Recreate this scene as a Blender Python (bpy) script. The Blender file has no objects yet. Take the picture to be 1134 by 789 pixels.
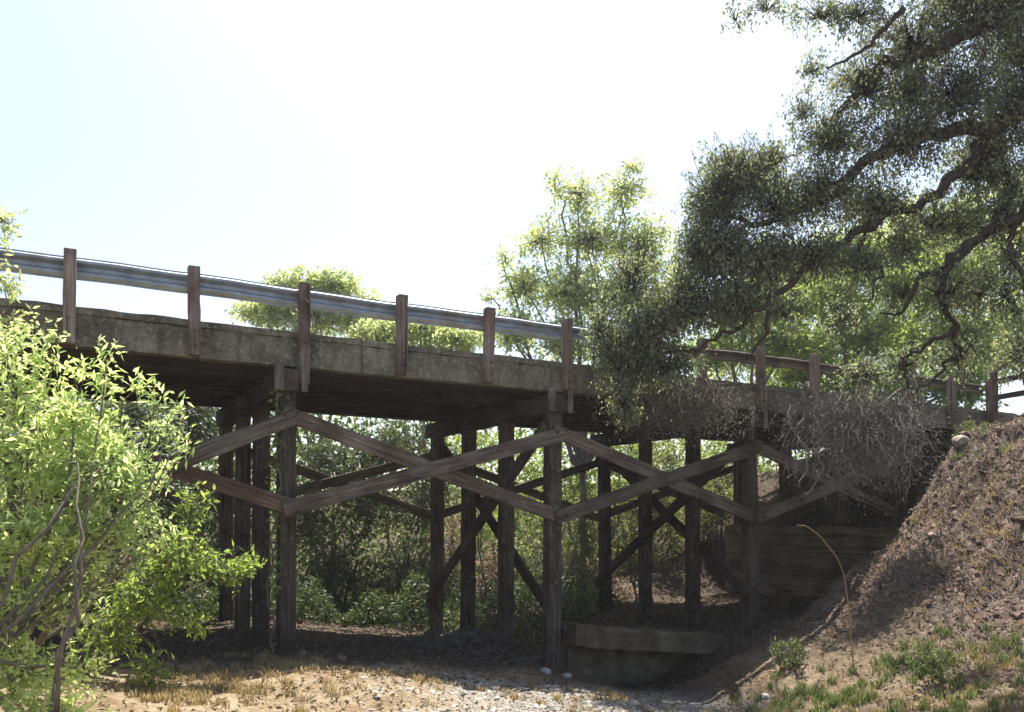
import bpy, math
import numpy as np
R = math.radians
rng = np.random.default_rng(7)
scene = bpy.context.scene
col = scene.collection

# ------------------------------------------------------------------ camera
F_PX, W_PX, H_PX, SH, PITCH, EYE = 916.0, 1134.0, 789.0, 150.0, 0.03, 2.0
cam_d = bpy.data.cameras.new("camera")
cam = bpy.data.objects.new("camera", cam_d); col.objects.link(cam)
cam.location = (0, 0, EYE)
cam.rotation_euler = (math.pi / 2 + PITCH, 0, 0)
cam_d.sensor_width = 36.0
cam_d.lens = F_PX / W_PX * 36.0
cam_d.shift_y = SH / W_PX
cam_d.clip_start = 0.1; cam_d.clip_end = 3000
scene.camera = cam

# ------------------------------------------------------------------ sky, sun, exposure
SUN_EL, SUN_AZ = R(64), R(4)           # azimuth from +Y (behind the bridge), + towards +X
world = bpy.data.worlds.new("World"); scene.world = world
world.use_nodes = True
wn = world.node_tree; bg = wn.nodes["Background"]
sky = wn.nodes.new("ShaderNodeTexSky"); sky.sky_type = 'NISHITA'
sky.sun_disc = False
sky.sun_elevation = SUN_EL
sky.sun_rotation = SUN_AZ
sky.air_density = 1.0; sky.dust_density = 2.2; sky.ozone_density = 1.0
wn.links.new(sky.outputs[0], bg.inputs[0]); bg.inputs[1].default_value = 0.088
sd = bpy.data.lights.new("sun", 'SUN'); sd.energy = 4.8; sd.angle = R(0.5); sd.color = (1, 0.94, 0.84)
sun = bpy.data.objects.new("sun", sd); col.objects.link(sun)
from mathutils import Vector
sdir = Vector((math.sin(SUN_AZ) * math.cos(SUN_EL), math.cos(SUN_AZ) * math.cos(SUN_EL), math.sin(SUN_EL)))
sun.rotation_euler = sdir.to_track_quat('Z', 'Y').to_euler()
sun.location = (0, 30, 60)
scene.view_settings.view_transform = 'Standard'
scene.view_settings.look = 'None'
scene.view_settings.exposure = 1.5
scene.view_settings.gamma = 1

# ------------------------------------------------------------------ bridge frame of reference
B0 = np.array([-5.872, 10.888]); BD = np.array([1.370, 0.743]); BAY = np.linalg.norm(BD)
BU = BD / BAY; BN = np.array([-BU[1], BU[0]])

# ------------------------------------------------------------------ helpers
def at(px, py, Y):
    """world point seen at photo pixel (px,py) at distance Y"""
    c, s = math.cos(PITCH), math.sin(PITCH)
    t = (py - H_PX / 2 - SH) / F_PX
    Z = (Y * s - t * Y * c) / (c + t * s)
    d = Y * c + Z * s
    return np.array([(px - W_PX / 2) / F_PX * d, Y, Z + EYE])

def tag(o, label=None, cat=None, group=None, kind=None):
    if label: o['label'] = label
    if cat: o['category'] = cat
    if group: o['group'] = group
    if kind: o['kind'] = kind
    return o

def empty(name, loc, label, cat, group=None):
    o = bpy.data.objects.new(name, None); col.objects.link(o)
    o.location = tuple(float(v) for v in loc); o.empty_display_size = 0.2
    return tag(o, label, cat, group)

def world_loc(o):
    v = np.zeros(3)
    while o is not None:
        v += np.array(o.location); o = o.parent
    return v

def link_mesh(name, V, Fs, mat, parent=None, smooth=False, bevel=0, loc=None):
    """V: (n,3) world coordinates. Fs: list of (m,k) index arrays or list of tuples"""
    V = np.asarray(V, dtype=np.float64)
    off = world_loc(parent) if parent is not None else (np.array(loc, float) if loc is not None else np.zeros(3))
    me = bpy.data.meshes.new(name)
    loops, starts, tot, n = [], [], [], 0
    for A in Fs:
        A = np.asarray(A, dtype=np.int32)
        if A.size == 0: continue
        m, k = A.shape
        loops.append(A.ravel()); starts.append(n + np.arange(m) * k); tot.append(np.full(m, k)); n += m * k
    loops = np.concatenate(loops); starts = np.concatenate(starts); tot = np.concatenate(tot)
    me.vertices.add(len(V)); me.vertices.foreach_set('co', (V - off).astype(np.float32).ravel())
    me.loops.add(len(loops)); me.loops.foreach_set('vertex_index', loops.astype(np.int32))
    me.polygons.add(len(starts)); me.polygons.foreach_set('loop_start', starts.astype(np.int32))
    me.polygons.foreach_set('loop_total', tot.astype(np.int32))
    me.polygons.foreach_set('use_smooth', np.full(len(starts), smooth))
    me.update(calc_edges=True); me.validate()
    me.materials.append(mat)
    o = bpy.data.objects.new(name, me); col.objects.link(o)
    if parent is not None: o.parent = parent
    elif loc is not None: o.location = tuple(float(v) for v in loc)
    if bevel:
        b = o.modifiers.new('bevel', 'BEVEL'); b.width = bevel; b.segments = 2; b.limit_method = 'ANGLE'; b.angle_limit = R(40)
    return o

class MB:
    def __init__(s): s.V = []; s.Q = []; s.n = 0; s.T = []; s.G = []
    def add(s, V, Q=None, T=None, G=None):
        V = np.asarray(V, float); s.V.append(V)
        s.G.append(np.asarray(G, float) if G is not None else np.stack([V[:, 0] * BU[0] + V[:, 1] * BU[1], V[:, 0] * BN[0] + V[:, 1] * BN[1], V[:, 2]], 1))
        if Q is not None: s.Q.append(np.asarray(Q) + s.n)
        if T is not None: s.T.append(np.asarray(T) + s.n)
        s.n += len(V)
    def hexa(s, c):
        """8 corners: bottom 4 ccw then top 4"""
        s.add(c, [(0, 3, 2, 1), (4, 5, 6, 7), (0, 1, 5, 4), (1, 2, 6, 5), (2, 3, 7, 6), (3, 0, 4, 7)])
    def beam(s, a, b, w, h, up=(0, 0, 1), seg=1, rag=0.0):
        """rectangular bar a->b, w sideways, h along up; seg cross rings wobbling by rag"""
        a = np.array(a, float); b = np.array(b, float); d = (b - a) / np.linalg.norm(b - a)
        sd_ = np.cross(d, up); sd_ /= np.linalg.norm(sd_); u = np.cross(sd_, d)
        rings = []; G = []; g0 = rng.uniform(0, 40, 3); Ln = np.linalg.norm(b - a)
        for i in range(seg + 1):
            c = a + (b - a) * i / seg
            for (x, y) in ((-1, -1), (1, -1), (1, 1), (-1, 1)):
                rings.append(c + sd_ * (x * w / 2 + rng.normal(0, rag)) + u * (y * h / 2 + rng.normal(0, rag)))
                G.append(g0 + [Ln * i / seg, x * w / 2, y * h / 2])
        Q = []
        for i in range(seg):
            for j in range(4):
                p = i * 4; Q.append((p + j, p + (j + 1) % 4, p + 4 + (j + 1) % 4, p + 4 + j))
        Q.append((3, 2, 1, 0)); e = seg * 4; Q.append((e, e + 1, e + 2, e + 3))
        s.add(rings, Q, None, G)
    def tube(s, P, r, n=6):
        P = np.asarray(P, float); m = len(P)
        r = np.broadcast_to(np.asarray(r, float), (m,)) if np.ndim(r) == 0 else np.asarray(r, float)
        T = np.gradient(P, axis=0); T /= np.linalg.norm(T, axis=1)[:, None] + 1e-9
        ref = np.array([0.31, 0.17, 0.93]) if abs(T[0, 2]) < 0.9 else np.array([1.0, 0.2, 0.0])
        A = np.cross(T, ref); A /= np.linalg.norm(A, axis=1)[:, None] + 1e-9
        B = np.cross(T, A)
        an = np.arange(n) * 2 * np.pi / n
        V = (P[:, None, :] + r[:, None, None] * (np.cos(an)[None, :, None] * A[:, None, :] + np.sin(an)[None, :, None] * B[:, None, :])).reshape(-1, 3)
        i = np.arange(m - 1)[:, None] * n; j = np.arange(n)[None, :]; j2 = (j + 1) % n
        Q = np.stack([i + j, i + j2, i + n + j2, i + n + j], -1).reshape(-1, 4)
        s.add(V, Q)
        if n == 4:
            s.Q.append(np.array([[0, 1, 2, 3]]) + s.n - len(V))
    def build(s, name, mat, parent=None, **k):
        o = link_mesh(name, np.concatenate(s.V), [np.concatenate(x) for x in (s.Q, s.T) if x], mat, parent, **k)
        at_ = o.data.attributes.new('grain', 'FLOAT_VECTOR', 'POINT'); at_.data.foreach_set('vector', np.concatenate(s.G).astype(np.float32).ravel())
        return o

def wiggle(pts, sub=5, amp=0.06):
    """smooth polyline with natural kinks"""
    P = np.asarray(pts, float); n = len(P)
    out = []
    for i in range(n - 1):
        p0 = P[max(i - 1, 0)]; p1 = P[i]; p2 = P[i + 1]; p3 = P[min(i + 2, n - 1)]
        for t in np.arange(sub) / sub:
            out.append(0.5 * ((2 * p1) + (-p0 + p2) * t + (2 * p0 - 5 * p1 + 4 * p2 - p3) * t * t + (-p0 + 3 * p1 - 3 * p2 + p3) * t ** 3))
    out.append(P[-1]); out = np.array(out)
    d = out[:, :3]; L = np.linalg.norm(np.diff(d, axis=0), axis=1).mean()
    nz = rng.normal(0, 1, d.shape) * amp * L * 3
    nz[0] = 0; nz[-1] = 0
    out[:, :3] = d + nz
    return out

def unit(v): return v / (np.linalg.norm(v, axis=-1, keepdims=True) + 1e-9)

def leaf_arrays(C, D, L, W, fold=0.25):
    """diamond leaves with a folded midrib. C base points, D directions"""
    n = len(C)
    Rn = unit(rng.normal(0, 1, (n, 3)) + np.array([0, 0, 0.9])); S = unit(np.cross(D, Rn)); N = np.cross(S, D)
    L = np.broadcast_to(L, (n,))[:, None] * rng.uniform(.5, 1.35, (n, 1)); W = np.broadcast_to(W, (n,))[:, None] * rng.uniform(.75, 1.2, (n, 1))
    m = C + D * L * 0.45
    V = np.stack([C, m + S * W / 2 + N * W * fold, C + D * L, m - S * W / 2 + N * W * fold], 1).reshape(-1, 3)
    i = np.arange(n)[:, None] * 4
    T = np.concatenate([i + np.array([[0, 1, 2]]), i + np.array([[0, 2, 3]])])
    return V, T

# ------------------------------------------------------------------ materials
def nt(name):
    m = bpy.data.materials.new(name); m.use_nodes = True
    t = m.node_tree; t.nodes.clear()
    return m, t, t.nodes.new("ShaderNodeOutputMaterial")

def ramp(t, fac, stops, interp='LINEAR'):
    r = t.nodes.new("ShaderNodeValToRGB"); r.color_ramp.interpolation = interp
    e = r.color_ramp.elements
    while len(e) < len(stops): e.new(0.5)
    for x, (p, c) in zip(e, stops): x.position = p; x.color = (*c, 1) if len(c) == 3 else c
    t.links.new(fac, r.inputs[0]); return r.outputs[0]

def noise(t, scale, detail=6, rough=0.6, vec=None, sc=None, rot=None):
    n = t.nodes.new("ShaderNodeTexNoise"); n.inputs['Scale'].default_value = scale
    n.inputs['Detail'].default_value = detail; n.inputs['Roughness'].default_value = rough
    if vec is None:
        tc = t.nodes.new("ShaderNodeTexCoord"); vec = tc.outputs['Object']
    mp = t.nodes.new("ShaderNodeMapping")
    t.links.new(vec, mp.inputs[0])
    if rot: mp.inputs['Rotation'].default_value = rot
    if sc: mp.inputs['Scale'].default_value = sc
    t.links.new(mp.outputs[0], n.inputs['Vector'])
    return n.outputs[0]

def mixc(t, f, a, b, mode='MIX'):
    m = t.nodes.new("ShaderNodeMix"); m.data_type = 'RGBA'; m.blend_type = mode
    for k, v in ((0, f), (6, a), (7, b)):
        if isinstance(v, (int, float)): m.inputs[k].default_value = v
        elif isinstance(v, tuple): m.inputs[k].default_value = (*v, 1)
        else: t.links.new(v, m.inputs[k])
    return m.outputs[2]

def finish(m, t, out, colr, rough=0.85, bump=None, bs=0.3, dist=0.02, metallic=0, spec=0.3):
    p = t.nodes.new("ShaderNodeBsdfPrincipled")
    t.links.new(colr, p.inputs['Base Color']); p.inputs['Metallic'].default_value = metallic
    p.inputs['Specular IOR Level'].default_value = spec
    if isinstance(rough, (int, float)): p.inputs['Roughness'].default_value = rough
    else: t.links.new(rough, p.inputs['Roughness'])
    if bump is not None:
        b = t.nodes.new("ShaderNodeBump"); b.inputs['Strength'].default_value = bs; b.inputs['Distance'].default_value = dist
        t.links.new(bump, b.inputs['Height']); t.links.new(b.outputs[0], p.inputs['Normal'])
    t.links.new(p.outputs[0], out.inputs[0]); return m

BANG = math.atan2(0.743, 1.370)
def wood_mat(name, dark, mid, light, grain='along', speck=None):
    """grain: 'along' the bridge, 'across' it, or 'up'"""
    m, t, out = nt(name)
    ga = t.nodes.new("ShaderNodeAttribute"); ga.attribute_name = 'grain'
    g = noise(t, 3.0, 8, .68, vec=ga.outputs['Vector'], sc=(.55, 12, 12))
    ck = noise(t, 1.0, 3, .5, vec=ga.outputs['Vector'], sc=(.5, 22, 22))
    c = ramp(t, g, [(0.3, dark), (0.52, mid), (0.74, light)])
    c = mixc(t, ramp(t, ck, [(0.33, (.85, .85, .85)), (0.38, (0, 0, 0))]), c, tuple(v * .35 for v in dark))
    b = noise(t, 1.3, 5, .6)
    c = mixc(t, ramp(t, b, [(0.42, (0, 0, 0)), (0.62, (1, 1, 1))]), c, mixc(t, 1.0, c, (0.55, 0.5, 0.47), 'MULTIPLY'))
    oi = t.nodes.new("ShaderNodeObjectInfo")
    c = mixc(t, 1.0, c, ramp(t, oi.outputs['Random'], [(0, (.72, .70, .70)), (1, (1.2, 1.14, 1.1))]), 'MULTIPLY')
    if speck:
        s = noise(t, 9, 6, .75)
        c = mixc(t, ramp(t, s, [(0.57, (0, 0, 0)), (0.66, (1, 1, 1))]), c, speck)
    return finish(m, t, out, c, 0.9, g, 0.6, 0.03, spec=0.15)

M = {}
M['pile'] = wood_mat('pile_timber', (.036, .030, .024), (.105, .09, .072), (.22, .19, .155), 'up', (.17, .15, .13))
M['post'] = wood_mat('rail_post_timber', (.09, .074, .064), (.24, .20, .175), (.40, .35, .31), 'up', (.26, .16, .11))
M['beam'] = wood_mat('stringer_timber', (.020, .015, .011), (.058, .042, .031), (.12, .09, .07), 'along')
M['cap'] = wood_mat('cap_timber', (.035, .028, .022), (.085, .07, .057), (.17, .145, .12), 'across')
M['brace'] = wood_mat('brace_timber', (.06, .051, .042), (.165, .142, .116), (.31, .275, .23), 'along')
M['redbrace'] = wood_mat('reddish_brace_timber', (.08, .056, .043), (.18, .128, .10), (.28, .21, .17), 'along')
M['plank'] = wood_mat('bulkhead_plank', (.09, .07, .045), (.22, .175, .115), (.34, .28, .19), 'across')
M['fence'] = wood_mat('fence_timber', (.07, .055, .045), (.14, .11, .09), (.24, .2, .17), 'along')
M['cut'] = wood_mat('cap_end_timber', (.12, .105, .085), (.2, .18, .15), (.34, .31, .27), 'up', (.07, .055, .05))

m, t, out = nt('weathered_fascia_concrete')
g1 = noise(t, 2.2, 8, .7); g2 = noise(t, 16, 8, .75); st = noise(t, 3.0, 6, .7, sc=(3, 3, .35))
c = ramp(t, g1, [(0.30, (.055, .050, .036)), (0.47, (.135, .125, .092)), (0.60, (.22, .198, .15)), (.75, (.31, .28, .22))])
c = mixc(t, ramp(t, g2, [(0.52, (0, 0, 0)), (0.66, (1, 1, 1))]), c, (.34, .32, .27))
c = mixc(t, ramp(t, st, [(0.48, (0, 0, 0)), (0.70, (.6, .6, .6))]), c, (.06, .048, .036))
M['fascia'] = finish(m, t, out, c, 0.95, g2, 0.8, 0.03, spec=.1)

m, t, out = nt('galvanised_rail')
g = noise(t, 5, 6, .6); g3 = noise(t, 1.4, 5, .6)
c = ramp(t, g, [(0.3, (.17, .20, .23)), (0.7, (.33, .37, .41))])
c = mixc(t, ramp(t, g3, [(0.55, (0, 0, 0)), (0.70, (.6, .6, .6))]), c, (.22, .16, .12))
M['steel'] = finish(m, t, out, c, 0.42, g, 0.1, 0.01, metallic=.35)

m, t, out = nt('shade_toned_rail')  # same steel rail, with the oak's shade put into a duller brown colour
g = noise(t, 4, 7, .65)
M['rail_shade'] = finish(m, t, out, ramp(t, g, [(0.3, (.06, .048, .04)), (0.6, (.15, .125, .105)), (.75, (.25, .235, .22))]), 0.75, g, 0.2, 0.01, metallic=.1)

m, t, out = nt('asphalt')
g = noise(t, 60, 4, .6)
M['asphalt'] = finish(m, t, out, ramp(t, g, [(0.3, (.035, .035, .035)), (.7, (.07, .068, .065))]), .9, g, .3, .005)

m, t, out = nt('mossy_concrete')
g = noise(t, 3, 8, .7); g2 = noise(t, 25, 6, .7)
c = ramp(t, g, [(0.3, (.075, .056, .036)), (0.55, (.17, .132, .088)), (.75, (.27, .215, .15))])
M['concrete'] = finish(m, t, out, c, .95, g2, .6, .02, spec=.1)

m, t, out = nt('pale_stone')
g = noise(t, 6, 8, .7)
oi = t.nodes.new("ShaderNodeNewGeometry")
c = mixc(t, 1.0, ramp(t, g, [(0.3, (.26, .24, .21)), (.7, (.50, .47, .42))]), ramp(t, oi.outputs['Random Per Island'], [(0, (.45, .43, .40)), (.6, (.9, .88, .85)), (1, (1.25, 1.22, 1.15))]), 'MULTIPLY')
M['stone'] = finish(m, t, out, c, .9, g, .5, .02)

m, t, out = nt('earth_clod')
g = noise(t, 7, 8, .75); oi = t.nodes.new("ShaderNodeNewGeometry")
c = mixc(t, 1.0, ramp(t, g, [(0.32, (.05, .035, .028)), (.5, (.15, .11, .09)), (.68, (.30, .24, .20))]), ramp(t, oi.outputs['Random Per Island'], [(0, (.6, .58, .56)), (1, (1.4, 1.35, 1.3))]), 'MULTIPLY')
M['clod'] = finish(m, t, out, c, .95, g, .8, .03, spec=.1)
m, t, out = nt('rust_brown_steel')
g = noise(t, 12, 6, .7)
M['rust'] = finish(m, t, out, ramp(t, g, [(0.3, (.05, .03, .02)), (.7, (.13, .075, .05))]), .8, g, .3, .01)

# ground: colour picked by ground type stored per vertex (r: dry pale earth, g: red-brown mulch bank, b: gravel)
m, t, out = nt('creek_ground')
ca = t.nodes.new("ShaderNodeVertexColor"); ca.layer_name = 'zone'
sp = t.nodes.new("ShaderNodeSeparateColor"); t.links.new(ca.outputs[0], sp.inputs[0])
n1 = noise(t, 1.1, 8, .65); n2 = noise(t, 9, 8, .75); n3 = noise(t, 45, 5, .7)
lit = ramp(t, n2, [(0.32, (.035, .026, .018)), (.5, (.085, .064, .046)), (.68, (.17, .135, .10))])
pale = ramp(t, n2, [(0.30, (.17, .13, .085)), (.5, (.36, .285, .19)), (.70, (.52, .43, .31))])
pale = mixc(t, ramp(t, n1, [(0.4, (0, 0, 0)), (.6, (.7, .7, .7))]), pale, mixc(t, 1.0, pale, (.62, .52, .42), 'MULTIPLY'))
mul = ramp(t, n2, [(0.32, (.05, .035, .028)), (.5, (.15, .108, .087)), (.68, (.31, .245, .205))])
grv = ramp(t, n3, [(0.30, (.10, .09, .085)), (.5, (.25, .235, .215)), (.68, (.45, .43, .40))])
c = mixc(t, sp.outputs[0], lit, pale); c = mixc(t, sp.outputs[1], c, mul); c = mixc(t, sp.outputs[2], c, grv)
add = t.nodes.new("ShaderNodeMath"); add.operation = 'ADD'; t.links.new(n2, add.inputs[0]); t.links.new(n3, add.inputs[1])
M['ground'] = finish(m, t, out, c, .95, add.outputs[0], .9, .05, spec=.1)

def leaf_mat(name, a, b, trans=0.45, warm=None, tcol=None):
    """two leaf greens chosen leaf by leaf; light passes through the blade"""
    m, t, out = nt(name)
    ge = t.nodes.new("ShaderNodeNewGeometry")
    stops = [(0, a), (.85, b)]
    if warm: stops.append((1.0, warm))
    c = ramp(t, ge.outputs['Random Per Island'], stops)
    big = noise(t, .9, 3, .5)
    c = mixc(t, 1.0, c, ramp(t, big, [(0.35, (.75, .78, .75)), (.65, (1.2, 1.15, 1.0))]), 'MULTIPLY')
    df = t.nodes.new("ShaderNodeBsdfPrincipled"); df.inputs['Roughness'].default_value = .55
    df.inputs['Specular IOR Level'].default_value = .35
    tr = t.nodes.new("ShaderNodeBsdfTranslucent"); mx = t.nodes.new("ShaderNodeMixShader")
    mx.inputs[0].default_value = trans
    t.links.new(c, df.inputs['Base Color'])
    t.links.new(mixc(t, 1.0, c, tcol or (1.6, 1.62, 1.15), 'MULTIPLY'), tr.inputs[0])
    t.links.new(df.outputs[0], mx.inputs[1]); t.links.new(tr.outputs[0], mx.inputs[2])
    t.links.new(mx.outputs[0], out.inputs[0]); return m

M['willow'] = leaf_mat('willow_leaf', (.26, .35, .14), (.52, .61, .36), .6, (.68, .70, .54))
M['oak'] = leaf_mat('oak_leaf', (.085, .11, .075), (.21, .235, .165), .5, (.38, .38, .31), (1.6, 1.65, 1.15))
M['pale_leaf'] = leaf_mat('pale_poplar_leaf', (.32, .38, .20), (.50, .55, .34), .58, (.6, .62, .45))
M['bright_leaf'] = leaf_mat('bright_leaf', (.14, .21, .045), (.27, .34, .10), .55)
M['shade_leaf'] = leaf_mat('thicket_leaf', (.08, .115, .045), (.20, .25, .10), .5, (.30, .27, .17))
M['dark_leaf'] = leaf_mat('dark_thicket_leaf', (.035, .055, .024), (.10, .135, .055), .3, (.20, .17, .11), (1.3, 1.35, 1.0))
M['olive_leaf'] = leaf_mat('olive_leaf', (.10, .13, .05), (.21, .24, .10), .5, (.2, .2, .1))
M['grey_leaf'] = leaf_mat('grey_dead_leaf', (.10, .095, .082), (.22, .21, .19), .3, (.28, .25, .22), (1.1, 1.1, 1.0))
M['dry_leaf'] = leaf_mat('dry_leaf', (.07, .05, .034), (.19, .145, .10), .3, (.33, .28, .21), (1.2, 1.1, .9))
M['dry_shrub'] = leaf_mat('dry_shrub_leaf', (.16, .11, .085), (.34, .27, .21), .4, (.45, .38, .32), (1.2, 1.1, .95))
M['grass'] = leaf_mat('green_grass', (.07, .10, .035), (.15, .18, .075), .35)
M['straw'] = leaf_mat('dry_grass', (.25, .20, .11), (.42, .35, .21), .35, None, (1.2, 1.1, .9))

def bark(name, a, b):
    m, t, out = nt(name); g = noise(t, 14, 8, .7, sc=(1, 1, .35))
    return finish(m, t, out, ramp(t, g, [(0.3, a), (.7, b)]), .95, g, .9, .03, spec=.1)
M['oakbark'] = bark('oak_bark', (.025, .02, .017), (.085, .07, .06))
M['twig'] = bark('brown_twig', (.075, .062, .052), (.20, .17, .145))
M['greytwig'] = bark('grey_twig', (.09, .084, .078), (.24, .225, .21))
M['greystem'] = bark('grey_stem', (.14, .13, .12), (.30, .28, .26))
M['palebark'] = bark('pale_bark', (.10, .085, .065), (.24, .21, .17))

def B(k, w, z):
    p = B0 + BD * k + BN * w
    return np.array([p[0], p[1], z - 0.011 * k])
def kw(X, Y):
    dx = X - B0[0]; dy = Y - B0[1]
    return (dx * BU[0] + dy * BU[1]) / BAY, dx * BN[0] + dy * BN[1]

# ------------------------------------------------------------------ terrain
def sm(a, b, x):
    t = np.clip((x - a) / (b - a), 0, 1); return t * t * (3 - 2 * t)
_ph = rng.uniform(0, 6.28, (40, 2)); _fr = rng.normal(0, 1, (40, 2)); _fr /= np.linalg.norm(_fr, axis=1)[:, None]
def wob(X, Y, scale, i0, n=8):
    v = 0
    for i in range(i0, i0 + n):
        v = v + np.sin((X * _fr[i, 0] + Y * _fr[i, 1]) * 6.28 / scale * (0.7 + .09 * (i - i0)) + _ph[i, 0])
    return v / n
def ground_z(X, Y):
    X = np.asarray(X, float); Y = np.asarray(Y, float)
    k, w = kw(X, Y)
    kk = k + 0.35 * wob(X, Y, 3.5, 0)
    out_p = np.interp(kk, [-9, -5.5, -3.5, -1.5, 1.0, 2.2, 4.0, 5.0, 5.8, 6.6, 7.8, 9.2, 10.4, 11.3, 13, 30],
                      [4.3, 4.1, 2.6, .7, .0, -.16, -.52, -.80, -.95, -.5, .08, 1.18, 2.65, 3.75, 4.25, 4.5])
    und = np.interp(k, [-9, -6.2, -3.6, -1.5, 1.0, 2.2, 4.0, 5.0, 5.9, 6.8, 7.9, 9.5, 10.8, 10.92, 12.8, 13.6, 30],
                    [4.3, 4.1, 2.2, .6, -.05, -.12, -.5, -.72, -1.35, -1.25, -.33, -.25, -.1, 1.7, 3.75, 4.15, 4.2])
    back = np.interp(kk, [-9, -6, -3, 0, 4, 8, 10.5, 12.5, 30], [4.0, 3.2, .8, -.3, -.6, -.4, .6, 3.4, 4.5])
    a = sm(-1.35, -.35, w); b = sm(5.4, 7.5, w)
    z = out_p * (1 - a) + und * a
    z = z * (1 - b) + back * b
    # foreground: ground comes up to the photographer's feet
    f = sm(8.5, 3.0, Y) * sm(9, 5, np.abs(X)); z = z * (1 - f) + .4 * f
    # dry mound left of centre, in front of the first bent
    z = z + .16 * np.exp(-(((X + 2.0) / 1.5) ** 2 + ((Y - 10.3) / .9) ** 2))
    z = z + .38 * np.exp(-(((X + .5) / 1.1) ** 2 + ((Y - 15.6) / .9) ** 2))     # debris mound between bents
    far = sm(30, 90, np.hypot(X, Y)); z = z * (1 - far) + 4.2 * far
    return z
def axis(a0, a1, step, far):
    c = np.arange(a0, a1 + 1e-6, step); s = [];  d = step; v = a1
    while v < far: d *= 1.25; v += d; s.append(v)
    s = np.array(s); l = a0 - (s - a1)
    return np.concatenate([l[::-1], c, s])
xs = axis(-9, 15, .075, 230); ys = axis(5, 25, .075, 230)
XX, YY = np.meshgrid(xs, ys)
ZZ = ground_z(XX, YY)
kk_, ww_ = kw(XX, YY)
near = sm(40, 25, np.hypot(XX, YY))
bankz = sm(7.6, 9.0, kk_) * sm(.3, -.4, ww_)
rough = wob(XX, YY, 1.3, 8) * .05 + wob(XX, YY, .55, 16) * .03 + rng.normal(0, 1, XX.shape) * .010
gul = np.abs(np.sin(ww_ * 2.3 + .9 * np.sin(kk_ * 1.7) + .5 * np.sin(ww_ * 5.1))) * .22
rid = (gul + np.abs(wob(XX + .3 * wob(XX, YY, .8, 0), YY, .8, 24)) * .26 + rng.normal(0, 1, XX.shape) * .035) * bankz
GZ = ZZ + near * (rough + rid)
def gz(x, y):
    """height of the built ground mesh"""
    x = np.asarray(x, float); y = np.asarray(y, float)
    i = np.clip(np.searchsorted(xs, x) - 1, 0, len(xs) - 2); j = np.clip(np.searchsorted(ys, y) - 1, 0, len(ys) - 2)
    u = (x - xs[i]) / (xs[i + 1] - xs[i]); v = (y - ys[j]) / (ys[j + 1] - ys[j])
    return GZ[j, i] * (1 - u) * (1 - v) + GZ[j, i + 1] * u * (1 - v) + GZ[j + 1, i] * (1 - u) * v + GZ[j + 1, i + 1] * u * v
ny, nx = XX.shape
idx = np.arange(nx * ny).reshape(ny, nx)
Qg = np.stack([idx[:-1, :-1], idx[:-1, 1:], idx[1:, 1:], idx[1:, :-1]], -1).reshape(-1, 4)
ground = link_mesh('ground', np.stack([XX, YY, GZ], -1).reshape(-1, 3), [Qg], M['ground'], smooth=True)
tag(ground, kind='structure')
n_ = wob(XX, YY, 1.6, 0) * .6
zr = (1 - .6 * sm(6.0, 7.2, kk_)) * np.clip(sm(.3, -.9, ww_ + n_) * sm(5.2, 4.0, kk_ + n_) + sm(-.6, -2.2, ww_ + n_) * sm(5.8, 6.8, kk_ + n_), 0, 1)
zg = np.clip(sm(6.9, 8.4, kk_ + n_ * 1.2) * sm(1.2, .2, ww_), 0, 1)
zb = np.clip(sm(-.9, -1.8, ww_ + n_ * .6) * sm(2.4, 3.2, kk_ + n_ * .6) * sm(6.1, 5.5, kk_ + n_ * .6), 0, 1)
vc = ground.data.color_attributes.new('zone', 'FLOAT_COLOR', 'POINT')
vc.data.foreach_set('color', np.stack([zr, zg, zb, np.ones_like(zr)], -1).astype(np.float32).ravel())

# approach road on the right bank
mb = MB(); segs = 40
ks_ = np.linspace(13.9, 120, segs); V = []
for k in ks_:
    for w in (.25, 5.4): V.append(B(k, w, 4.80 + .011 * k - .011 * 13.9))
for k in ks_:
    for w in (-.3, 5.9): V.append(B(k, w, 4.0))
V = np.array(V); n2_ = 2 * segs
q = []
for i in range(segs - 1):
    a = 2 * i; q += [(a, a + 2, a + 3, a + 1), (a, n2_ + a, n2_ + a + 2, a + 2), (a + 1, a + 3, n2_ + a + 3, n2_ + a + 1)]
q.append((0, 1, n2_ + 1, n2_))
mb.add(V, q); tag(mb.build('road', M['asphalt']), kind='structure')
# the same on the left bank
mb = MB(); V = []
ks_ = np.linspace(-6.0, -110, segs)
for k in ks_:
    for w in (.25, 5.4): V.append(B(k, w, 4.80 + .011 * (k + 6)))
for k in ks_:
    for w in (-.3, 5.9): V.append(B(k, w, 3.2))
mb.add(np.array(V), q); tag(mb.build('road', M['asphalt']), kind='structure')

# ------------------------------------------------------------------ the bridge
K0, K1 = -5.9, 13.8
bridge = empty('timber_bridge', B(1.85, 2.6, 0), 'long dark timber trestle bridge with guardrail spanning the creek bed', 'bridge')
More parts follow.
